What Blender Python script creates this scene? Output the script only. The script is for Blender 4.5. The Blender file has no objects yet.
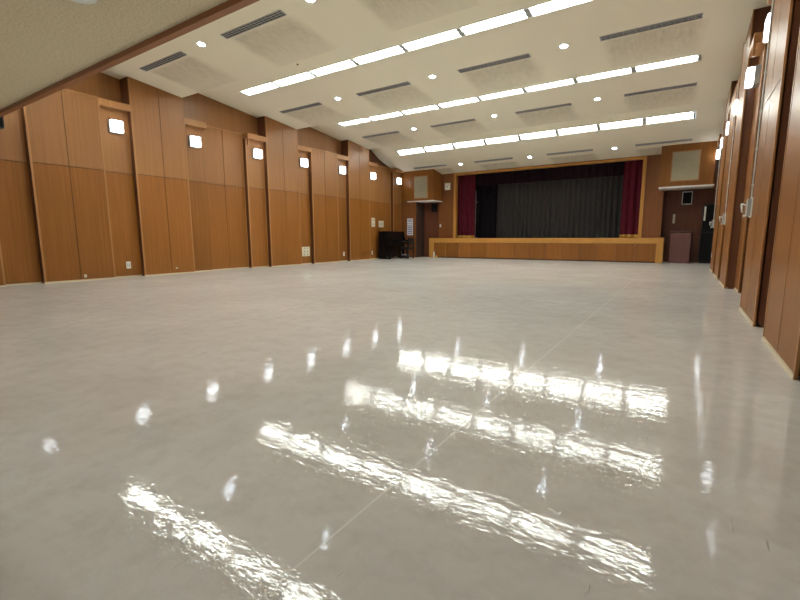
import bpy, bmesh, math, random
from mathutils import Vector, Matrix
random.seed(7)
SC = bpy.context.scene
COL = SC.collection
H = 0.9

# ------------------------------------------------------------------ camera
cam = bpy.data.objects.new('camera', bpy.data.cameras.new('camera'))
COL.objects.link(cam)
cam.data.sensor_width = 36
cam.data.lens = 36 * 432.25 / 800
cam.data.clip_start = 0.02
yaw, pitch, roll = 0.57755, 0.14392, -0.0033
f = Vector((-math.sin(yaw) * math.cos(pitch), math.cos(yaw) * math.cos(pitch), -math.sin(pitch)))
r = Vector((math.cos(yaw), math.sin(yaw), 0)); u = r.cross(f)
c_, s_ = math.cos(roll), math.sin(roll)
r2 = c_ * r + s_ * u; u2 = -s_ * r + c_ * u
m = Matrix((r2, u2, -f)).transposed().to_4x4()
m.translation = (0, 0, H)
cam.matrix_world = m
SC.camera = cam

# ------------------------------------------------------------------ world, exposure
w = bpy.data.worlds.new('world'); SC.world = w; w.use_nodes = True
w.node_tree.nodes['Background'].inputs[0].default_value = (.95, .97, 1, 1)
w.node_tree.nodes['Background'].inputs[1].default_value = 0.9  # soft fill, reaches the hall through the added rear opening
SC.view_settings.view_transform = 'Standard'
SC.view_settings.look = 'None'
SC.view_settings.gamma = 1
SC.view_settings.exposure = -0.2
TUBE, LAMP, SPOT = 62.0, 8.0, 60.0        # emission of fluorescent tubes, wall lamps, downlights

# ------------------------------------------------------------------ materials
def srgb(r, g, b):
    def k(v):
        v /= 255
        return v / 12.92 if v <= .04045 else ((v + .055) / 1.055) ** 2.4
    return (k(r), k(g), k(b), 1)

def mat(name, col, rough=.5, metal=0, spec=.5, emit=None, es=0):
    m = bpy.data.materials.new(name); m.use_nodes = True
    b = m.node_tree.nodes['Principled BSDF']
    b.inputs['Base Color'].default_value = col
    b.inputs['Roughness'].default_value = rough
    b.inputs['Metallic'].default_value = metal
    b.inputs['Specular IOR Level'].default_value = spec
    if emit:
        b.inputs['Emission Color'].default_value = emit
        b.inputs['Emission Strength'].default_value = es
    return m

class NT:
    def __init__(s, m): s.t = m.node_tree; s.b = s.t.nodes['Principled BSDF']
    def n(s, typ, **kw):
        nd = s.t.nodes.new(typ)
        for k, v in kw.items():
            if k.startswith('i_'):
                nd.inputs[int(k[2:]) if k[2:].isdigit() else k[2:]].default_value = v
            else: setattr(nd, k, v)
        return nd
    def l(s, a, b): s.t.links.new(a, b)
    def coords(s, scale):
        tc = s.n('ShaderNodeTexCoord'); mp = s.n('ShaderNodeMapping')
        mp.inputs['Scale'].default_value = scale
        s.l(tc.outputs['Object'], mp.inputs[0]); return mp.outputs[0]
    def math(s, op, a, b=None):
        nd = s.n('ShaderNodeMath', operation=op)
        for i, v in enumerate((a, b)):
            if v is None: continue
            if isinstance(v, (int, float)): nd.inputs[i].default_value = v
            else: s.l(v, nd.inputs[i])
        return nd.outputs[0]
    def mix(s, fac, a, b, blend='MIX'):
        nd = s.n('ShaderNodeMix', data_type='RGBA', blend_type=blend)
        for i, v in ((0, fac), (6, a), (7, b)):
            if isinstance(v, (int, float, tuple)): nd.inputs[i].default_value = v
            else: s.l(v, nd.inputs[i])
        return nd.outputs[2]
    def ramp(s, fac, stops):
        nd = s.n('ShaderNodeValToRGB'); e = nd.color_ramp.elements
        e[0].position, e[0].color = stops[0]; e[1].position, e[1].color = stops[-1]
        for p, c in stops[1:-1]:
            k = e.new(p); k.color = c
        s.l(fac, nd.inputs[0]); return nd.outputs[0]

def wood(name, c1, c2, rough=.38, vary=.25, grain=(26, 26, .6), spec=.24):
    m = mat(name, c1, rough, spec=spec); t = NT(m)
    v = t.coords(grain)
    n1 = t.n('ShaderNodeTexNoise', i_Scale=1.0, i_Detail=5.0, i_Roughness=.6); t.l(v, n1.inputs['Vector'])
    n2 = t.n('ShaderNodeTexNoise', i_Scale=.35, i_Detail=2.0); t.l(t.coords((1.2, 1.2, .5)), n2.inputs['Vector'])
    col = t.mix(t.ramp(n1.outputs[0], [(.3, (0, 0, 0, 1)), (.7, (1, 1, 1, 1))]), c1, c2)
    oi = t.n('ShaderNodeObjectInfo')
    k = t.math('ADD', t.math('MULTIPLY', oi.outputs['Random'], vary), t.math('MULTIPLY', n2.outputs[0], .35))
    k = t.math('ADD', k, 1 - vary / 2 - .175)
    mul = t.n('ShaderNodeCombineColor')
    for i in range(3): t.l(k, mul.inputs[i])
    t.l(t.mix(1.0, col, mul.outputs[0], 'MULTIPLY'), t.b.inputs['Base Color'])
    bp = t.n('ShaderNodeBump', i_Strength=.06, i_Distance=.01); t.l(n1.outputs[0], bp.inputs['Height']); t.l(bp.outputs[0], t.b.inputs['Normal'])
    return m

WOOD = wood('panel_wood', (.245, .093, .018, 1), (.185, .066, .011, 1))
WOODU = wood('upper_panel_wood', (.275, .127, .044, 1), (.225, .095, .031, 1))
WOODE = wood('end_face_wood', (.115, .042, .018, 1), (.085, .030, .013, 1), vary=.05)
WOODB = wood('back_wall_wood', (.215, .078, .025, 1), (.16, .055, .017, 1), vary=.1)
WOODD = wood('dark_wood', (.16, .056, .030, 1), (.115, .040, .022, 1), vary=.05)
EDGE = wood('edge_wood', (.36, .175, .065, 1), (.30, .135, .048, 1), vary=.1)
OAK = wood('golden_oak', (.48, .24, .055, 1), (.40, .185, .04, 1), vary=.05, grain=(3, 8, 30))
OAKV = wood('golden_oak_upright', (.48, .24, .055, 1), (.40, .185, .04, 1), vary=.05)
BEAM = wood('beam_wood', (.30, .125, .055, 1), (.23, .09, .04, 1), grain=(.6, 20, 20))
GAP = mat('joint_dark', (.035, .014, .006, 1), .8)
BASEB = mat('baseboard_beige', (.62, .52, .36, 1), .5)
WHITE = mat('white_plastic', (.78, .78, .74, 1), .4)
CREAM = mat('cream_plastic', (.70, .66, .52, 1), .45)
BLACK = mat('black_satin', (.006, .006, .007, 1), .45, spec=.3)
PIANO = mat('piano_black', (.004, .004, .005, 1), .22, spec=.25)
GREY = mat('grey_metal', (.36, .37, .36, 1), .45, .3)
DGREY = mat('dark_grey', (.010, .010, .011, 1), .8, spec=.1)
CHROME = mat('chrome', (.8, .8, .8, 1), .15, 1)
BRASS = mat('brass', (.7, .5, .2, 1), .25, 1)
REFL = mat('white_enamel', (.85, .87, .85, 1), .35)
TUBEM = mat('fluorescent_tube', (.9, .9, .9, 1), .4, emit=(.96, 1, .93, 1), es=TUBE)
LAMPM = mat('lamp_shade_lit', (.9, .9, .9, 1), .4, emit=(.88, .94, 1, 1), es=LAMP)
SPOTM = mat('downlight_lens_lit', (.9, .9, .9, 1), .4, emit=(.78, .88, 1, 1), es=SPOT)
LOUV = mat('matte_grey_reflector', (.16, .16, .165, 1), .4, .3)
SLAT = mat('vent_slat', (.42, .42, .43, 1), .5, .2)
VENTD = mat('vent_dark', (.02, .02, .022, 1), .8)

def cloth(name, c, rough=.9):
    m = mat(name, c, rough, spec=.2); t = NT(m)
    n1 = t.n('ShaderNodeTexNoise', i_Scale=60.0, i_Detail=3.0); t.l(t.coords((1, 1, .2)), n1.inputs['Vector'])
    t.l(t.mix(n1.outputs[0], tuple(v * .75 for v in c[:3]) + (1,), tuple(v * 1.25 for v in c[:3]) + (1,)), t.b.inputs['Base Color'])
    return m
MAROON = cloth('maroon_velvet', (.085, .006, .016, 1))
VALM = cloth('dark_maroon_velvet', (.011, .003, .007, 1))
NAVY = cloth('black_drape', (.010, .008, .012, 1))
GREYC = cloth('grey_drape', (.062, .062, .062, 1))
GOLD = cloth('gold_fringe', (.62, .36, .07, 1))
GRILLE = cloth('speaker_cloth', (.33, .30, .21, 1))

VENT_X = [(-10.05, -8.48), (-7.24, -5.66), (-4.42, -2.84), (-1.57, -.02)]
# ceiling: beige, with soot stains on the far side of the vents
CEIL = mat('ceiling_beige', (.82, .765, .62, 1), .75, spec=.25)
t = NT(CEIL)
tc = t.n('ShaderNodeTexCoord'); sp = t.n('ShaderNodeSeparateXYZ'); t.l(tc.outputs['Object'], sp.inputs[0])
yl = t.math('MODULO', t.math('SUBTRACT', sp.outputs[1], 2.74), 3.83)
def sstep(val, lo, hi):
    nd = t.n('ShaderNodeMapRange', interpolation_type='SMOOTHSTEP')
    nd.inputs[1].default_value = lo; nd.inputs[2].default_value = hi
    t.l(val, nd.inputs[0]); return nd.outputs[0]
band = t.math('MULTIPLY', sstep(yl, 2.62, 2.76), t.math('SUBTRACT', 1.0, t.math('MULTIPLY', sstep(yl, 2.8, 4.1), .75)))
xm = None
nz = t.n('ShaderNodeTexNoise', i_Scale=3.0, i_Detail=4.0); t.l(t.coords((1, .35, .35)), nz.inputs['Vector'])
wob = t.math('MULTIPLY', t.math('SUBTRACT', nz.outputs[0], .5), .25)
xw = t.math('ADD', sp.outputs[0], wob)
for a, b in VENT_X:
    k = t.math('MULTIPLY', sstep(xw, a - .08, a + .15), t.math('SUBTRACT', 1.0, sstep(xw, b - .15, b + .12)))
    xm = k if xm is None else t.math('ADD', xm, k)
fine = t.n('ShaderNodeTexNoise', i_Scale=9.0, i_Detail=5.0, i_Roughness=.7); t.l(t.coords((1.6, .5, .5)), fine.inputs['Vector'])
st = t.math('MULTIPLY', t.math('MULTIPLY', band, xm), t.math('ADD', t.math('MULTIPLY', fine.outputs[0], .9), .05))
t.l(t.mix(st, (.82, .765, .62, 1), (.40, .35, .26, 1)), t.b.inputs['Base Color'])
gr = t.n('ShaderNodeTexNoise', i_Scale=120.0, i_Detail=2.0); t.l(tc.outputs['Object'], gr.inputs['Vector'])
bp = t.n('ShaderNodeBump', i_Strength=.15, i_Distance=.01); t.l(gr.outputs[0], bp.inputs['Height']); t.l(bp.outputs[0], t.b.inputs['Normal'])

SOFF = mat('soffit_stucco', (.62, .54, .38, 1), .85, spec=.2)
t = NT(SOFF); tc = t.n('ShaderNodeTexCoord')
gr = t.n('ShaderNodeTexNoise', i_Scale=45.0, i_Detail=4.0, i_Roughness=.7); t.l(tc.outputs['Object'], gr.inputs['Vector'])
t.l(t.mix(t.ramp(gr.outputs[0], [(.35, (0, 0, 0, 1)), (.65, (1, 1, 1, 1))]), (.52, .44, .29, 1), (.72, .62, .44, 1)), t.b.inputs['Base Color'])
bp = t.n('ShaderNodeBump', i_Strength=.4, i_Distance=.02); t.l(gr.outputs[0], bp.inputs['Height']); t.l(bp.outputs[0], t.b.inputs['Normal'])

# floor: polished vinyl, wavy gloss, one long seam
FLOOR = mat('floor_vinyl', (.42, .37, .32, 1), .12, spec=.5)
t = NT(FLOOR); tc = t.n('ShaderNodeTexCoord')
n1 = t.n('ShaderNodeTexNoise', i_Scale=.9, i_Detail=6.0, i_Roughness=.62); t.l(tc.outputs['Object'], n1.inputs['Vector'])
n2 = t.n('ShaderNodeTexNoise', i_Scale=7.0, i_Detail=6.0, i_Roughness=.7); t.l(tc.outputs['Object'], n2.inputs['Vector'])
base = t.mix(t.ramp(n1.outputs[0], [(.3, (0, 0, 0, 1)), (.7, (1, 1, 1, 1))]), (.68, .655, .625, 1), (.82, .80, .775, 1))
base = t.mix(t.math('MULTIPLY', t.ramp(n2.outputs[0], [(.45, (0, 0, 0, 1)), (.8, (1, 1, 1, 1))]), .5), base, (.48, .44, .39, 1))
sc = t.n('ShaderNodeTexNoise', i_Scale=1.0, i_Detail=2.0); t.l(t.coords((60, 4, 1)), sc.inputs['Vector'])
scr = t.ramp(sc.outputs[0], [(.74, (0, 0, 0, 1)), (.78, (1, 1, 1, 1))])
base = t.mix(t.math('MULTIPLY', scr, .5), base, (.12, .10, .09, 1))
sp = t.n('ShaderNodeSeparateXYZ'); t.l(tc.outputs['Object'], sp.inputs[0])
seam = t.math('LESS_THAN', t.math('ABSOLUTE', t.math('ADD', sp.outputs[0], .83)), .0038)
base = t.mix(seam, base, (.9, .885, .86, 1))
t.l(base, t.b.inputs['Base Color'])
b1 = t.n('ShaderNodeTexNoise', i_Scale=17.0, i_Detail=3.0, i_Roughness=.5); t.l(t.coords((.6, 1.15, 1)), b1.inputs['Vector'])
b2 = t.n('ShaderNodeTexNoise', i_Scale=50.0, i_Detail=2.0, i_Roughness=.5); t.l(t.coords((.6, 1.15, 1)), b2.inputs['Vector'])
hgt = t.math('ADD', b1.outputs[0], t.math('MULTIPLY', b2.outputs[0], .24))
bp = t.n('ShaderNodeBump', i_Strength=1.0, i_Distance=.0009); t.l(hgt, bp.inputs['Height']); t.l(bp.outputs[0], t.b.inputs['Normal'])
rr = t.n('ShaderNodeMapRange'); t.l(n2.outputs[0], rr.inputs[0]); rr.inputs[3].default_value = .02; rr.inputs[4].default_value = .09
t.b.inputs['Specular IOR Level'].default_value = 0; t.b.inputs['Roughness'].default_value = .6
gl = t.n('ShaderNodeBsdfGlossy'); t.l(rr.outputs[0], gl.inputs['Roughness']); t.l(bp.outputs[0], gl.inputs['Normal'])
fz = t.n('ShaderNodeFresnel', i_IOR=1.5); t.l(bp.outputs[0], fz.inputs['Normal'])
ms = t.n('ShaderNodeMixShader'); t.l(t.math('MINIMUM', fz.outputs[0], .5), ms.inputs[0])
t.l(t.b.outputs[0], ms.inputs[1]); t.l(gl.outputs[0], ms.inputs[2])
t.l(ms.outputs[0], t.t.nodes['Material Output'].inputs[0])

# ------------------------------------------------------------------ mesh helpers
def box(bm, x0, x1, y0, y1, z0, z1, mi=0):
    v = [bm.verts.new(p) for p in ((x0, y0, z0), (x1, y0, z0), (x1, y1, z0), (x0, y1, z0), (x0, y0, z1), (x1, y0, z1), (x1, y1, z1), (x0, y1, z1))]
    for q in ((3, 2, 1, 0), (4, 5, 6, 7), (0, 1, 5, 4), (1, 2, 6, 5), (2, 3, 7, 6), (3, 0, 4, 7)):
        fc = bm.faces.new([v[i] for i in q]); fc.material_index = mi
    return v

def prism(bm, prof, a0, a1, axis='x', mi=0, smooth=False):
    """closed profile extruded along an axis; profile is (y,z) for x, (x,z) for y, (x,y) for z"""
    def P(p, a): return {'x': (a, p[0], p[1]), 'y': (p[0], a, p[1]), 'z': (p[0], p[1], a)}[axis]
    A = [bm.verts.new(P(p, a0)) for p in prof]; B = [bm.verts.new(P(p, a1)) for p in prof]
    n = len(prof)
    for i in range(n):
        fc = bm.faces.new((A[i], A[(i + 1) % n], B[(i + 1) % n], B[i])); fc.material_index = mi; fc.smooth = smooth
    for q in (A[::-1], B): 
        fc = bm.faces.new(q); fc.material_index = mi

def tube(bm, p0, p1, r0, r1=None, n=12, mi=0, caps=True):
    p0, p1 = Vector(p0), Vector(p1); r1 = r0 if r1 is None else r1
    d = (p1 - p0).normalized(); a = d.orthogonal().normalized(); b = d.cross(a)
    A, B = [], []
    for i in range(n):
        th = 2 * math.pi * i / n; o = math.cos(th) * a + math.sin(th) * b
        A.append(bm.verts.new(p0 + o * r0)); B.append(bm.verts.new(p1 + o * r1))
    for i in range(n):
        fc = bm.faces.new((A[i], A[(i + 1) % n], B[(i + 1) % n], B[i])); fc.smooth = True; fc.material_index = mi
    if caps:
        for q in (A[::-1], B):
            fc = bm.faces.new(q); fc.material_index = mi

def lathe(bm, prof, n=20, c=(0, 0, 0), mi=0):
    rings = []
    for rr, z in prof:
        rings.append([bm.verts.new((c[0] + rr * math.cos(2 * math.pi * i / n), c[1] + rr * math.sin(2 * math.pi * i / n), c[2] + z)) for i in range(n)])
    for a, b in zip(rings, rings[1:]):
        for i in range(n):
            fc = bm.faces.new((a[i], a[(i + 1) % n], b[(i + 1) % n], b[i])); fc.smooth = True; fc.material_index = mi
    for q in (rings[0][::-1], rings[-1]):
        if prof[0 if q is not rings[-1] else -1][0] > 1e-4:
            fc = bm.faces.new(q); fc.material_index = mi

def obj(name, bm, mats, parent=None, bevel=0):
    me = bpy.data.meshes.new(name)
    bmesh.ops.recalc_face_normals(bm, faces=bm.faces)
    bm.to_mesh(me); bm.free()
    for mm in (mats if isinstance(mats, (list, tuple)) else [mats]): me.materials.append(mm)
    o = bpy.data.objects.new(name, me); COL.objects.link(o)
    if parent is not None: o.parent = parent
    if bevel:
        b = o.modifiers.new('bevel', 'BEVEL'); b.width = bevel; b.segments = 2; b.limit_method = 'ANGLE'
    return o

def B(name, dims, mats, parent=None, bevel=0):
    bm = bmesh.new()
    for d in (dims if isinstance(dims[0], (tuple, list)) else [dims]): box(bm, *d)
    return obj(name, bm, mats, parent, bevel)

def thing(name, label, cat, loc=(0, 0, 0), rot=(0, 0, 0), group=None):
    o = bpy.data.objects.new(name, None); COL.objects.link(o)
    o.empty_display_size = .1
    o.location = loc; o.rotation_euler = rot
    return tag(o, label, cat, group)

def tag(o, label, cat, group=None):
    o['label'] = label; o['category'] = cat
    if group: o['group'] = group
    return o

def struct(o): o['kind'] = 'structure'; return o

def dup(root, loc, rot, label):
    q = root.copy(); COL.objects.link(q); q.location = loc; q.rotation_euler = rot; q['label'] = label
    for ch in root.children:
        k = ch.copy(); COL.objects.link(k); k.parent = q
        for g in ch.children:
            d = g.copy(); COL.objects.link(d); d.parent = k
    return q

ORD = ['first', 'second', 'third', 'fourth', 'fifth', 'sixth', 'seventh', 'eighth', 'ninth', 'tenth']

# ------------------------------------------------------------------ room shell
XL, XR, YB = -10.73, .65, 17.65            # faces of the protruding panels, back wall plane
struct(B('floor', (-11.3, 1.3, -4, 20.6, -.08, 0), FLOOR))
struct(B('wall_rear', [(-11.3, -8.5, -4.1, -4, 0, 3.3), (.2, 1.3, -4.1, -4, 0, 3.3), (-8.5, .2, -4.1, -4, 2.6, 3.3)], WOODB))   # wide opening added so world light fills in from behind

# ceiling: four folded sheets, each falling towards the stage, with a slot for the light row
PER = 3.83
Y0 = [2.74, 6.57, 10.40]
SL = .112
SLOT = (1.11, 1.41)
def slot(y0): return (y0 + 1.28, y0 + 1.58) if y0 < 3 else (y0 + SLOT[0], y0 + SLOT[1])
CURVE = [(14.25, 4.76), (14.55, 4.62), (14.85, 4.45), (15.04, 4.342), (15.34, 4.185), (15.6, 4.09), (16.0, 3.975), (16.5, 3.87), (17.0, 3.775), (17.7, 3.66)]
def zc(y):
    for y0 in Y0:
        if y0 <= y < y0 + PER: return 4.78 - SL * (y - y0)
    for (a, za), (b, zb) in zip(CURVE, CURVE[1:]):
        if a <= y <= b: return za + (zb - za) * (y - a) / (b - a)
bm = bmesh.new()
def sheet(pts, x0=-11.25, x1=1.25, th=.03):
    prism(bm, pts + [(y, z + th) for y, z in pts[::-1]], x0, x1, 'x')
for y0 in Y0:
    a, b = slot(y0); e = y0 + PER - .001
    sheet([(y0, zc(y0)), (a, zc(a))]); sheet([(b, zc(b)), (e, zc(e))])
    sheet([(a, zc(a)), (b, zc(b))], -11.25, -10.02); sheet([(a, zc(a)), (b, zc(b))], .02, 1.25)
    box(bm, -11.25, 1.25, y0 + PER - .03, y0 + PER, zc(e) + .01, 4.85)
sheet(CURVE[:4]); sheet(CURVE[4:])
sheet(CURVE[3:5], -11.25, -10.02); sheet(CURVE[3:5], .02, 1.25)
box(bm, -11.3, 1.3, 2.7, 17.75, 4.95, 5.0)
ceiling = struct(obj('ceiling', bm, CEIL))
for p in ceiling.data.polygons: p.use_smooth = False

# rear soffit and its wooden edge beam
struct(B('trim_soffit', [(-11.25, 1.25, -4, 2.58, 2.91, 2.97), (-11.25, 1.25, 2.5, 2.58, 2.97, 5.0)], SOFF))
struct(B('trim_beam', (-11.25, 1.25, 2.575, 2.65, 2.855, 2.99), BEAM))

# side walls: wings to the ceiling, lamp niches with lintels, wide bays
GAPW = .011
ND = .14
def side_wall(side, xf, sgn, dy):
    """sgn: +1 when the wall's depth grows towards -x (left wall)"""
    def X(d): return xf - sgn * d
    bm = bmesh.new()
    box(bm, *sorted((X(.36), X(.52))), -4, YB + .5, 0, 5.0)
    root = struct(obj('wall_' + side, bm, WOODU))
    def panel(y0, y1, d, ztop, joints, light_edge=True):
        bm = bmesh.new()
        box(bm, *sorted((X(d + .012), X(.40))), y0 + .002, y1 - .002, 0, ztop - .004, 1)
        ys = [y0] + joints + [y1]
        zs = [0.03, 2.37, ztop]
        for a, b in zip(ys, ys[1:]):
            for zi, (z0, z1) in enumerate(zip(zs, zs[1:])):
                box(bm, *sorted((X(d), X(d + .03))), a + (GAPW / 2 if a != y0 else 0), b - (GAPW / 2 if b != y1 else 0), z0 + GAPW / 2, z1 - (GAPW / 2 if z1 != ztop else 0), 2 * zi)
        # near end face sheet
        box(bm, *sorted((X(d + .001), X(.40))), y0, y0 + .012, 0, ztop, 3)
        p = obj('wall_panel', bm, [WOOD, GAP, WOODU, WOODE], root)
        if light_edge:
            B('edge_strip', (*sorted((X(d - .004), X(d + .014))), y0 - .002, y0 + .035, 0, ztop), EDGE, root)
            B('edge_strip', (*sorted((X(d - .004), X(d + .014))), y1 - .028, y1 + .001, 0, ztop), EDGE, root)
        return p
    k = 0
    y = 5.31 - 2 * PER + dy
    while y < 17:
        per = lambda a: min(y + a, YB)
        last = y > 16
        if not last and y + 3.83 > 1.0:
            q = round((y - dy - 5.31) / PER)
            ztop = 4.74
            panel(y, y + 1.28, 0, 4.78, [y + .66])
            panel(y + 1.28, y + 1.88, ND, 3.76, [], False)
            bd = ND + .13 if q % 2 == 0 else 0.0
            panel(y + 1.88, y + 3.19, bd, 3.88, [y + 2.52])
            panel(y + 3.19, y + PER, ND, 3.76, [], q % 2 == 0)
            if q == 2: B('upper_panel', (*sorted((X(.33), X(.37))), y + 1.28, y + PER, 3.89, 4.8), WOODE, root)  # dark sheet stands in for deep shade above the last bay
            for a, b in ((y + 1.28, y + 1.88), (y + 3.19, y + PER)):
                B('niche_lintel', (*sorted((X(-.004), X(.40))), a - .01, b, 3.745, 3.885), EDGE, root)
                B('lintel_ear', (*sorted((X(-.006), X(.03))), a - .025, a + .015, 3.56, 3.885), EDGE, root)
            B('bay_cap', (*sorted((X(bd - .008), X(.40))), y + 1.88, y + 3.19, 3.87, 3.90), EDGE, root)
            B('baseboard', [(*sorted((X(-.008), X(.05))), y, y + 1.28, 0, .03), (*sorted((X(ND - .008), X(ND + .05))), y + 1.28, y + 1.88, 0, .03),
                            (*sorted((X(bd - .008), X(bd + .05))), y + 1.88, y + 3.19, 0, .03), (*sorted((X(ND - .008), X(ND + .05))), y + 3.19, y + PER, 0, .03)], BASEB, root)
        y += PER
    return root
wall_left = side_wall('left', XL, 1, 0.0)
wall_right = side_wall('right', XR, -1, .2)

# back wall around the stage opening
OX0, OX1, OZ1 = -8.55, -1.37, 3.58
struct(B('wall_back', [(-11.2, OX0, YB, YB + .15, 0, 3.72), (OX1, -.70, YB, YB + .15, 0, 3.72), (OX0, OX1, YB, YB + .15, OZ1, 3.72),
                       (-.70, 1.2, YB, YB + .15, 2.45, 3.72)], WOODB))
struct(B('wall_recess', [(-.78, -.70, YB + .15, 18.4, 0, 2.7), (-.78, 1.2, 18.4, 18.5, 0, 2.7), (-.7, 1.2, YB + .15, 18.4, 2.5, 2.7), (.95, 1.2, YB + .15, 18.4, 0, 2.5)], WOODD))
# corner block at the left, in front of the back wall
tb = struct(B('trim_block', (-11.15, -10.12, 16.86, YB, .0, 2.455), WOODB))
B('side_shade_board', (-10.122, -10.112, 16.88, YB, 0, 2.455), GAP, tb)  # near-black sheet, paints the shade on the block's inner side
# stage house
struct(B('wall_stage', [(-11, -.8, 20.4, 20.5, .85, 4.2), (-9.4, -9.3, YB + .15, 20.4, .85, 4.2), (-.9, -.8, YB + .15, 20.4, .85, 4.2), (-9.4, -.8, YB + .15, 20.4, 4.1, 4.2)], NAVY))
fr = struct(B('trim_stage_opening', [(-8.64, -8.53, YB - .05, YB + .16, .86, 3.64), (-1.39, -1.28, YB - .05, YB + .16, .86, 3.64)], OAKV))
struct(B('trim_stage_header', (-8.53, -1.39, YB - .05, YB + .16, 3.565, 3.64), OAK))

# ------------------------------------------------------------------ stage
stage = thing('stage', 'low wooden stage with golden oak edge along the far wall', 'stage', (-5.1, 17.2, 0))
def W(o):  # part built in world coordinates, moved under its thing
    p = o.parent
    o.location = Vector(o.location) - Vector(p.location)
    return o
W(B('platform', (-9.6, -.6, 17.24, YB - .055, .05, .80), WOODD, stage))
struct(B('floor_stage', (-9.3, -.9, YB + .15, 20.4, .6, .855), WOODD)); struct(B('trim_sill', (-8.45, -1.47, YB - .05, YB + .15, .7, .855), OAK))
W(B('top_edge', (-9.63, -.57, 17.2, YB - .055, .66, .857), OAK, stage))
W(B('end_post', (-9.63, -9.4, 17.2, 17.3, 0, .66), OAKV, stage))
W(B('end_post', (-.78, -.57, 17.2, 17.3, 0, .66), OAKV, stage))
W(B('kick_board', (-9.4, -.78, 17.232, 17.28, 0, .05), GAP, stage))
xs = [-9.4, -8.8]
while xs[-1] < -1.5: xs.append(xs[-1] + .6175)
xs[-1] = -.78 if xs[-1] > -1.2 else xs[-1]
if xs[-1] < -.8: xs.append(-.78)
for i, (a, b) in enumerate(zip(xs, xs[1:])):
    d = W(B('storage_door', (a + .009, b - .009, 17.215, 17.245, .045, .645), WOOD, stage))
    if i % 2 == 0 and i:
        bm = bmesh.new(); tube(bm, (b - .03, 17.222, .60), (b - .03, 17.205, .60), .018)
        k = obj('knob', bm, BRASS, d)
W(B('divider_strip', (-8.82, -8.78, 17.215, 17.24, .045, .655), OAKV, stage))

# curtains
def drape(name, x0, x1, y, z0, z1, m, label, cat, folds, amp=.06, fringe=None, taper=0, group=None):
    root = thing(name, label, cat, ((x0 + x1) / 2, y, z0), group=group)
    n = max(24, int(folds * 10)); bm = bmesh.new(); rows = 8
    rnd = [random.uniform(.5, 1.3) for _ in range(int(folds) + 3)]
    ph = [random.uniform(-.4, .4) for _ in range(int(folds) + 3)]
    def pt(i, j, off):
        s = i / n; v = j / rows
        x = x0 + (x1 - x0) * s
        q = s * folds; a = rnd[int(q)] * (1 - q % 1) + rnd[int(q) + 1] * (q % 1)
        ww = math.sin(2 * math.pi * q + ph[int(q)] * (1 - q % 1) + ph[int(q) + 1] * (q % 1))
        return (x - (x0 + x1) / 2 + taper * (1 - v) * (s - .5), amp * a * ww * (.75 + .25 * (1 - v)) + off, (z1 - z0) * v)
    for off in (0, .012):
        g = [[bm.verts.new(pt(i, j, off)) for i in range(n + 1)] for j in range(rows + 1)]
        for j in range(rows):
            for i in range(n):
                fc = bm.faces.new((g[j][i], g[j][i + 1], g[j + 1][i + 1], g[j + 1][i])); fc.smooth = True
    obj('drape', bm, m, root)
    if fringe:
        bm = bmesh.new(); fn = n * 2
        for i in range(fn):
            p = pt(i / 2, 0, -.012); tube(bm, (p[0], p[1], .0), (p[0], p[1], fringe), .014, .010, n=5)
        o = obj('fringe', bm, GOLD, root); o['label'] = 'gold fringe along the hem'
    return root
drape('stage_curtain', -8.76, -7.80, 18.05, .862, 3.7, MAROON, 'maroon velvet stage curtain gathered at the left of the stage', 'curtain', 4, .07, .11, group=None)
drape('stage_curtain', -2.02, -1.20, 18.05, .862, 3.7, MAROON, 'maroon velvet stage curtain gathered at the right of the stage', 'curtain', 4, .07, .11)
drape('valance', -8.7, -1.2, 18.22, 3.13, 3.95, VALM, 'dark maroon valance across the top of the stage opening', 'curtain', 26, .035)
drape('backdrop_curtain', -7.2, -1.3, 19.1, .87, 3.95, GREYC, 'wide grey pleated backdrop curtain at the rear of the stage', 'curtain', 30, .06)
drape('side_drape', -9.1, -7.2, 18.9, .87, 3.95, NAVY, 'black side drape on the stage left of the grey backdrop', 'curtain', 7, .06)
bm = bmesh.new(); tube(bm, (0, 0, 0), (0, 0, 1.55), .02); box(bm, -.05, .05, -.04, .04, 1.0, 1.06); box(bm, -.06, .06, -.06, .06, -.56, -.53); tube(bm, (0, 0, -.55), (0, 0, 0), .015)
o = obj('curtain_pole', bm, GREY); o.location = (-7.95, 18.45, 1.43 - .01); tag(o, 'thin pale pole standing beside the left maroon stage curtain', 'pole')

# ------------------------------------------------------------------ ceiling fittings
# fluorescent fittings, eight to a row
def make_fluorescent():
    root = thing('fluorescent_light', '', 'ceiling light', group='fluorescent fittings in the four ceiling rows')
    L = 1.245 / 2
    bm = bmesh.new()
    prof = [(-.128, .0), (-.07, .095), (.07, .095), (.128, .0), (.15, .0), (.15, .005), (.08, .102), (-.08, .102), (-.15, .005), (-.15, .0)]
    n = len(prof)
    A = [bm.verts.new((-L, *p)) for p in prof]; Bv = [bm.verts.new((L, *p)) for p in prof]
    for i in range(n): bm.faces.new((A[i], A[(i + 1) % n], Bv[(i + 1) % n], Bv[i]))
    obj('reflector', bm, REFL, root)
    for s in (-1, 1):
        B('end_cap', (*sorted((s * L, s * (L - .04))), -.14, .14, .002, .10), GREY, root)
        for q in (-.055, .055): B('lamp_holder', (*sorted((s * (L - .04), s * (L - .06))), q - .018, q + .018, .012, .07), WHITE, root)
    for q in (-.055, .055):
        bm = bmesh.new(); tube(bm, (-L + .06, q, .04), (L - .06, q, .04), .0165, n=8); obj('tube', bm, TUBEM, root)
    return root
fl = make_fluorescent(); first = True
ROWS = [(4.17, 'hidden row above the near soffit'), (7.83, 'nearest visible row'), (11.66, 'middle visible row'), (15.19, 'row nearest the stage')]
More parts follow.
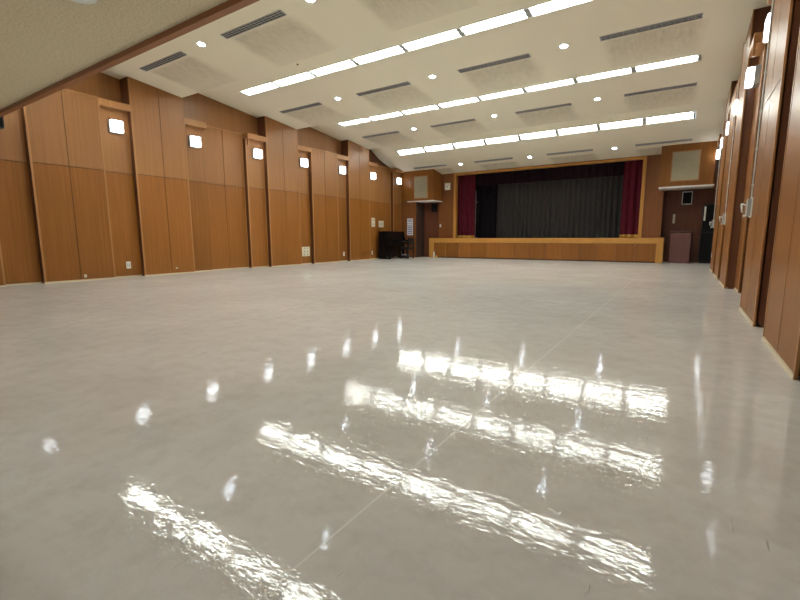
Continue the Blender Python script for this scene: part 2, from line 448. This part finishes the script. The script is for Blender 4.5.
for ri, (y, rn) in enumerate(ROWS):
    dz = zc(y + .15) - zc(y - .15); th = math.atan2(dz, .3)
    for i in range(8):
        lab = f'{ORD[i]} fluorescent ceiling fitting from the left wall in the {rn}'
        loc = (-9.375 + 1.25 * i, y, zc(y) + .001); rot = (th, 0, 0)
        if first: fl.location = loc; fl.rotation_euler = rot; fl['label'] = lab; first = False
        else: dup(fl, loc, rot, lab)

# vents
def make_vent():
    root = thing('ceiling_vent', '', 'vent', group='slatted ceiling vents')
    L = 1.55 / 2
    B('backing', (-L + .01, L - .01, -.06, .06, -.006, -.001), VENTD, root)
    B('frame', [(-L, L, -.07, -.06, -.016, -.001), (-L, L, .06, .07, -.016, -.001), (-L, -L + .015, -.06, .06, -.016, -.001), (L - .015, L, -.06, .06, -.016, -.001)], SLAT, root)
    bm = bmesh.new()
    for q in (-.022, .022): box(bm, -L + .015, L - .015, q - .006, q + .006, -.014, -.006)
    for i in range(1, 16):
        x = -L + 1.55 * i / 16; box(bm, x - .004, x + .004, -.06, .06, -.010, -.006)
    obj('slats', bm, SLAT, root)
    return root
vt = make_vent(); first = True
def make_down():
    root = thing('downlight', '', 'ceiling light', group='lit round downlights')
    bm = bmesh.new(); lathe(bm, [(.068, -.004), (.092, -.006), (.095, -.001), (.068, 0)], 24); obj('trim_ring', bm, WHITE, root)
    bm = bmesh.new(); lathe(bm, [(.069, -.003), (.055, -.010), (.03, -.013), (.0005, -.013)], 20); obj('lens', bm, SPOTM, root)
    return root
dl = make_down(); firstd = True
SHN = ['near ceiling fold beside the soffit', 'second ceiling fold from the soffit', 'third ceiling fold from the soffit', 'curved ceiling fold above the stage']
for si, y in enumerate((5.30, 9.15, 12.98, 16.55)):
    th = math.atan2(zc(y + .1) - zc(y - .1), .2)
    for i, (a, b) in enumerate(VENT_X):
        lab = f'{ORD[i]} slatted vent from the left wall in the {SHN[si]}'
        loc = ((a + b) / 2, y, zc(y)); rot = (th, 0, 0)
        if first: vt.location = loc; vt.rotation_euler = rot; vt['label'] = lab; first = False
        else: dup(vt, loc, rot, lab)
    yd = y + (-.03 if si < 3 else .08)
    for i, x in enumerate((-7.86, -5.05, -2.2)):
        lab = f'{ORD[i]} round lit downlight from the left wall in the {SHN[si]}'
        loc = (x, yd, zc(yd)); rot = (th, 0, 0)
        if firstd: dl.location = loc; dl.rotation_euler = rot; dl['label'] = lab; firstd = False
        else: dup(dl, loc, rot, lab)
# unlit downlight in the soffit
root = thing('downlight', 'unlit round downlight with grey reflector in the low near soffit', 'ceiling light', (-4.38, 1.825, 2.91))
bm = bmesh.new(); lathe(bm, [(.118, -.004), (.137, -.012), (.14, -.001), (.118, 0)], 28); obj('trim_ring', bm, WHITE, root)
bm = bmesh.new(); lathe(bm, [(.119, -.003), (.08, -.0025), (.05, -.0015), (.0005, -.001)], 24); obj('reflector', bm, LOUV, root)
# sprinkler
root = thing('sprinkler', 'tiny fire sprinkler head in the ceiling before the nearest visible light row', 'sprinkler', (-7.45, 7.32, zc(7.32)))
bm = bmesh.new(); lathe(bm, [(.025, 0), (.025, -.005), (.008, -.007), (.008, -.016), (.0005, -.016)], 14); obj('body', bm, BRASS, root)
bm = bmesh.new(); lathe(bm, [(.0005, -.016), (.016, -.018), (.016, -.020), (.0005, -.020)], 14); obj('deflector', bm, BRASS, root)

# ------------------------------------------------------------------ wall lamps
def make_lamp():
    root = thing('wall_lamp', '', 'wall lamp', group='square lit wall lamps')
    B('back_plate', (0, .075, -.13, .13, -.135, .135), GREY, root, .004)
    B('shade', (.075, .165, -.12, .12, -.125, .125), LAMPM, root, .012)
    return root
lp = make_lamp(); first = True
YL = [3.05, 5.0, 6.87, 8.84, 10.72, 12.66, 14.55, 16.47]
for s, xw, rz, dy in (('left', XL - ND, 0, 0), ('right', XR + ND, math.pi, .2)):
    for i, y in enumerate(YL):
        if s == 'right' and i < 2: continue
        lab = f'{ORD[7 - i]} square lit wall lamp from the stage on the {s} wall'
        loc = (xw, y + dy, 3.36 if i else 3.43); rot = (0, 0, rz)
        if first: lp.location = loc; lp['label'] = lab; first = False
        else: dup(lp, loc, rot, lab)

# ------------------------------------------------------------------ loudspeaker housings in the far corners
def housing(x0, x1, gx0, gx1, gz0, gz1, where):
    root = thing('loudspeaker_housing', f'wooden corner housing with square beige speaker grille {where} of the stage', 'speaker box', ((x0 + x1) / 2, 16.86, 2.46))
    o = W(B('cabinet', (x0, x1, 16.86, YB, 2.50, 3.86), WOOD, root))
    W(B('grille', (gx0, gx1, 16.845, 16.87, gz0, gz1), GRILLE, root))
    W(B('grille_frame', [(gx0 - .03, gx0, 16.838, 16.87, gz0 - .03, gz1 + .03), (gx1, gx1 + .03, 16.838, 16.87, gz0 - .03, gz1 + .03),
                         (gx0, gx1, 16.838, 16.87, gz0 - .03, gz0), (gx0, gx1, 16.838, 16.87, gz1, gz1 + .03)], EDGE, root))
    W(B('underside_panel', (max(x0, -10.56), x1 + .03, 16.84, YB, 2.455, 2.50), WHITE, root))
    return root
housing(-10.95, -9.24, -10.19, -9.55, 2.62, 3.53, 'left')
housing(-.83, .63, -.5, .22, 2.68, 3.56, 'right')

# ------------------------------------------------------------------ left corner: door, poster, small speaker
door = struct(B('door_1', [(-10.05, -9.45, YB - .03, YB, 0, 2.05)], WOODD))
bm = bmesh.new(); tube(bm, (-9.98, YB - .03, .95), (-9.98, YB - .08, .95), .012); tube(bm, (-9.98, YB - .08, .95), (-9.98, YB - .11, .95), .028, .02)
obj('door_handle', bm, CHROME, door)
B('door_frame', [(-10.11, -10.05, YB - .04, YB, 0, 2.455), (-9.45, -9.40, YB - .04, YB, 0, 2.455), (-10.05, -9.45, YB - .04, YB, 2.05, 2.455)], WOODD, door)  # door and frame coloured dark for the shade below the housing

def small_speaker(x, y, z, w, h, d, label, light=True):
    root = thing('speaker', label, 'speaker', (x, y, z))
    B('cabinet', (-w / 2, w / 2, -d, 0, 0, h), WHITE if light else BLACK, root, .006)
    B('grille', (-w / 2 + .025, w / 2 - .025, -d - .006, -d + .004, .03, h - .03), DGREY, root)
    B('bracket', (-.03, .03, 0, .05, h * .35, h * .65), GREY, root)
    return root
small_speaker(-9.55, YB - .05, 2.02, .20, .36, .16, 'small dark speaker hung under the left speaker housing', False)
bm = bmesh.new(); box(bm, -.035, .035, -.012, 0, 0, .10); 
o = B('switch_plate', [(-.035, .035, -.01, 0, -.07, .07), (-.012, .012, -.016, -.01, .015, .045), (-.012, .012, -.016, -.01, -.045, -.015)], WHITE)
bm.free()
o.location = (-9.30, YB, 1.42); tag(o, 'small light switch plate right of the door by the stage', 'switch')
root = thing('control_box', 'square pale switch box high on the wall left of the stage opening', 'switch', (-8.95, YB, 3.12))
B('case', (-.13, .13, -.05, 0, -.15, .15), CREAM, root, .006)
B('face', (-.08, .08, -.056, -.05, -.09, .09), WHITE, root)
B('dial', (-.03, .03, -.062, -.056, -.03, .03), GREY, root)
# poster
PAPER = mat('poster_paper', (.72, .74, .80, 1), .7); INK = mat('poster_ink', (.10, .13, .30, 1), .7)
root = thing('poster', 'tall white notice with blue bands on the corner pier beside the piano', 'poster', (-10.43, 16.86, 1.0))
B('sheet', (-.15, .15, -.006, 0, 0, .74), PAPER, root)
bm = bmesh.new()
for z in (.66, .60): box(bm, -.11, .11, -.008, -.006, z, z + .03)
for z in (.06, .15, .24, .33, .42, .50): box(bm, -.12, .12, -.008, -.006, z, z + .045 if z < .4 else z + .02)
obj('print', bm, INK, root)

# ------------------------------------------------------------------ right recess
small_speaker(-.02, 18.345, 1.99, .30, .44, .18, 'small white framed speaker on the dark wall right of the stage')
o = B('switch_plate', [(-.035, .035, -.01, 0, -.16, .16), (-.015, .015, -.018, -.01, .06, .10), (-.015, .015, -.018, -.01, -.02, .02), (-.015, .015, -.018, -.01, -.10, -.06)], CREAM)
o.location = (-.36, 18.4, 1.52); tag(o, 'tall switch plate on the dark wall right of the stage', 'switch')
LECT = wood('lectern_wood', (.16, .07, .06, 1), (.13, .055, .05, 1), vary=0)
root = thing('lectern', 'plum brown wooden lectern standing right of the stage', 'lectern', (-.09, 17.75, 0), (0, 0, -.05))
B('front_panel', (-.29, .29, -.2, -.17, .02, 1.02), LECT, root, .004)
B('side_panel', (-.29, -.265, -.17, .2, 0, .98), LECT, root)
B('side_panel', (.265, .29, -.17, .2, 0, .98), LECT, root)
bm = bmesh.new(); prism(bm, [(-.22, 1.06), (.24, .96), (.24, .985), (-.22, 1.085)], -.31, .31, 'x'); obj('top', bm, LECT, root)
B('shelf', (-.265, .265, -.17, .19, .55, .57), LECT, root); B('base', (-.30, .30, -.22, .21, 0, .02), LECT, root)
root = thing('equipment_cabinet', 'tall black equipment cabinet beside the lectern in the dark recess', 'cabinet', (.58, 18.05, 0))
B('case', (-.12, .25, -.22, .25, .04, 1.95), BLACK, root, .006)
B('door', (-.10, .23, -.235, -.22, .08, 1.0), DGREY, root, .003)
B('panel', (-.10, .23, -.235, -.22, 1.05, 1.91), DGREY, root)
B('label_strip', (-.09, -.04, -.242, -.235, 1.42, 1.88), WHITE, root)
B('plinth', (-.10, .23, -.2, .23, 0, .04), BLACK, root)

# ------------------------------------------------------------------ piano and chair
root = thing('upright_piano', 'black upright piano standing against the left wall near the stage', 'piano', (-10.72, 15.55, 0))
hl = .725
bm = bmesh.new(); box(bm, .0, .30, -hl + .02, hl - .02, .08, 1.12); obj('case', bm, PIANO, root, .006)
B('lid', (-.01, .36, -hl, hl, 1.12, 1.15), PIANO, root, .006)
for s in (-1, 1):
    bm = bmesh.new(); q = sorted((s * hl, s * (hl - .04)))
    prism(bm, [(0, 0), (.36, 0), (.36, .60), (.60, .60), (.60, .76), (.40, .82), (.34, 1.12), (0, 1.12)], q[0], q[1], 'y'); obj('side_panel', bm, PIANO, root)
    bm = bmesh.new(); box(bm, .53, .58, q[0], q[1], .06, .60); box(bm, .36, .60, q[0], q[1], 0, .06); obj('leg', bm, PIANO, root, .004)
B('upper_panel', (.30, .325, -hl + .04, hl - .04, .80, 1.10), PIANO, root)
B('lower_panel', (.30, .33, -hl + .04, hl - .04, .10, .58), PIANO, root)
B('key_bed', (.30, .60, -hl + .04, hl - .04, .60, .68), PIANO, root)
bm = bmesh.new(); prism(bm, [(.33, .70), (.58, .70), (.58, .72), (.36, .80), (.33, .80)], -hl + .05, hl - .05, 'y'); obj('fallboard', bm, PIANO, root)
B('music_shelf', (.325, .37, -.35, .35, .86, .88), PIANO, root)
for q in (-.07, 0, .07): B('pedal', (.33, .45, q - .018, q + .018, .07, .085), BRASS, root)
bm = bmesh.new()
for q in (-hl + .05, hl - .05): box(bm, .04, .30, q - .02, q + .02, 0, .08)
obj('castor_block', bm, BLACK, root)

root = thing('piano_chair', 'black piano chair with low backrest standing before the piano', 'chair', (-9.90, 15.78, 0))
B('seat', (-.20, .20, -.24, .24, .44, .50), BLACK, root, .015)
B('seat_frame', (-.18, .18, -.22, .22, .39, .44), BLACK, root)
for sx in (-1, 1):
    for sy in (-1, 1):
        B('leg', (sx * .165 - .018, sx * .165 + .018, sy * .205 - .018, sy * .205 + .018, 0, .40), BLACK, root)
for sy in (-1, 1): B('back_post', (.165, .195, sy * .20 - .015, sy * .20 + .015, .44, .86), BLACK, root)
B('backrest', (.16, .20, -.215, .215, .58, .88), BLACK, root, .01)
B('stretcher', [(-.16, .16, -.015, .015, .14, .17), (.15, .18, -.2, .2, .14, .17), (-.18, -.15, -.2, .2, .14, .17)], CHROME, root)

# ------------------------------------------------------------------ plates and boxes on the walls
def plate(x, y, z, w, h, label, m=WHITE, rz=0, sockets=1, cat='socket', name='outlet'):
    root = thing(name, label, cat, (x, y, z), (0, 0, rz))
    B('plate', (0, .010, -w / 2, w / 2, -h / 2, h / 2), m, root, .003)
    bm = bmesh.new()
    for i in range(sockets):
        zz = -h / 2 + h * (i + .5) / sockets
        for q in (-1, 1): box(bm, .010, .013, q * w * .2 - w * .08, q * w * .2 + w * .08, zz - h * .25 / sockets, zz + h * .25 / sockets)
    obj('inset', bm, GREY, root)
    return root
N = XL - ND
plate(N, 5.03, .28, .10, .16, 'white wall socket low in the left niche nearest the camera')
plate(N, 10.76, .43, .36, .32, 'large cream socket plate low in the left wall niche midway down the hall', CREAM, sockets=3)
plate(N, 12.76, .28, .09, .15, 'white wall socket in the left niche two panels before the piano')
plate(N, 14.56, .27, .09, .15, 'small wall socket low beside the near end of the piano')
plate(N, 14.66, 1.52, .24, .36, 'tall white switch panel on the wall just left of the piano', CREAM, sockets=2, cat='switch', name='light_switch')
plate(XL - ND - .13, 15.40, 1.47, .36, .27, 'square white control panel on the wall above the piano', CREAM, sockets=1, cat='thermostat', name='thermostat')
plate(XL, 6.1, .15, .05, .035, 'tiny pale floor level tag on the left wall wing panel', CREAM, cat='tag', name='wall_tag')
plate(XL, 4.08, .10, .05, .06, 'tiny pale tag near the floor on the left wall bay panel', CREAM, cat='tag', name='wall_tag')
plate(XR + .0, 14.3, .40, .09, .14, 'small wall socket low on the far right wall', WHITE, math.pi)

# conduit boxes along the right wall
for i, y in enumerate((6.75, 10.75, 14.75)):
    lab = ['nearest', 'middle', 'farthest'][i] + ' grey crank box with conduit on the right wall'
    if i == 0:
        cb = thing('conduit_box', lab, 'electrical box', (XR, y, 1.24), (0, 0, math.pi), 'crank boxes on the right wall')
        B('case', (0, .05, -.07, .07, -.10, .10), GREY, cb, .008)
        B('cover', (-.001, .012, -.085, .085, -.115, .115), WHITE, cb)
        bm = bmesh.new(); tube(bm, (.05, -.02, .03), (.095, -.05, .05), .010); tube(bm, (.095, -.05, .05), (.08, -.06, -.05), .010); tube(bm, (.03, -.05, -.08), (.06, -.07, -.10), .014)
        obj('hook', bm, WHITE, cb)
        bm = bmesh.new(); tube(bm, (.012, 0, .10), (.012, 0, 2.5), .008)
        for k in range(6):
            box(bm, 0, .022, -.012, .012, .25 + .42 * k, .275 + .42 * k)
        obj('conduit', bm, WHITE, cb)
    else: dup(cb, (XR, y, 1.24), (0, 0, math.pi), lab)

# black speaker high on the left wall under the soffit edge
root = thing('speaker', 'black wall speaker high on the left wall just under the soffit beam', 'speaker', (XL - ND, 2.93, 2.90))
B('cabinet', (.06, .28, -.08, .08, 0, .28), BLACK, root, .03)
B('grille', (.275, .287, -.055, .055, .03, .25), DGREY, root)
B('bracket', (0, .06, -.03, .03, .08, .16), GREY, root)

# little things on the floor at the left end of the stage
bm = bmesh.new(); lathe(bm, [(.03, 0), (.032, .02), (.032, .20), (.014, .24), (.014, .27), (.0005, .27)], 14)
root = thing('bottle', 'slim white bottle on the floor at the left end of the stage', 'bottle', (-9.32, 17.1, 0))
obj('body', bm, WHITE, root)
bm = bmesh.new(); lathe(bm, [(.017, .262), (.017, .30), (.0005, .30)], 12); obj('cap', bm, GREY, root)
bm = bmesh.new(); lathe(bm, [(.035, 0), (.045, .09), (.040, .09), (.032, .008), (.0005, .008)], 14)
root = obj('cup', bm, GOLD); root.location = (-9.2, 17.1, 0); tag(root, 'small yellow cup on the floor beside the slim white bottle', 'cup')
bpy.context.view_layer.update()
for o in list(bpy.data.objects):
    if o.type == 'EMPTY' and not o.children: bpy.data.objects.remove(o)
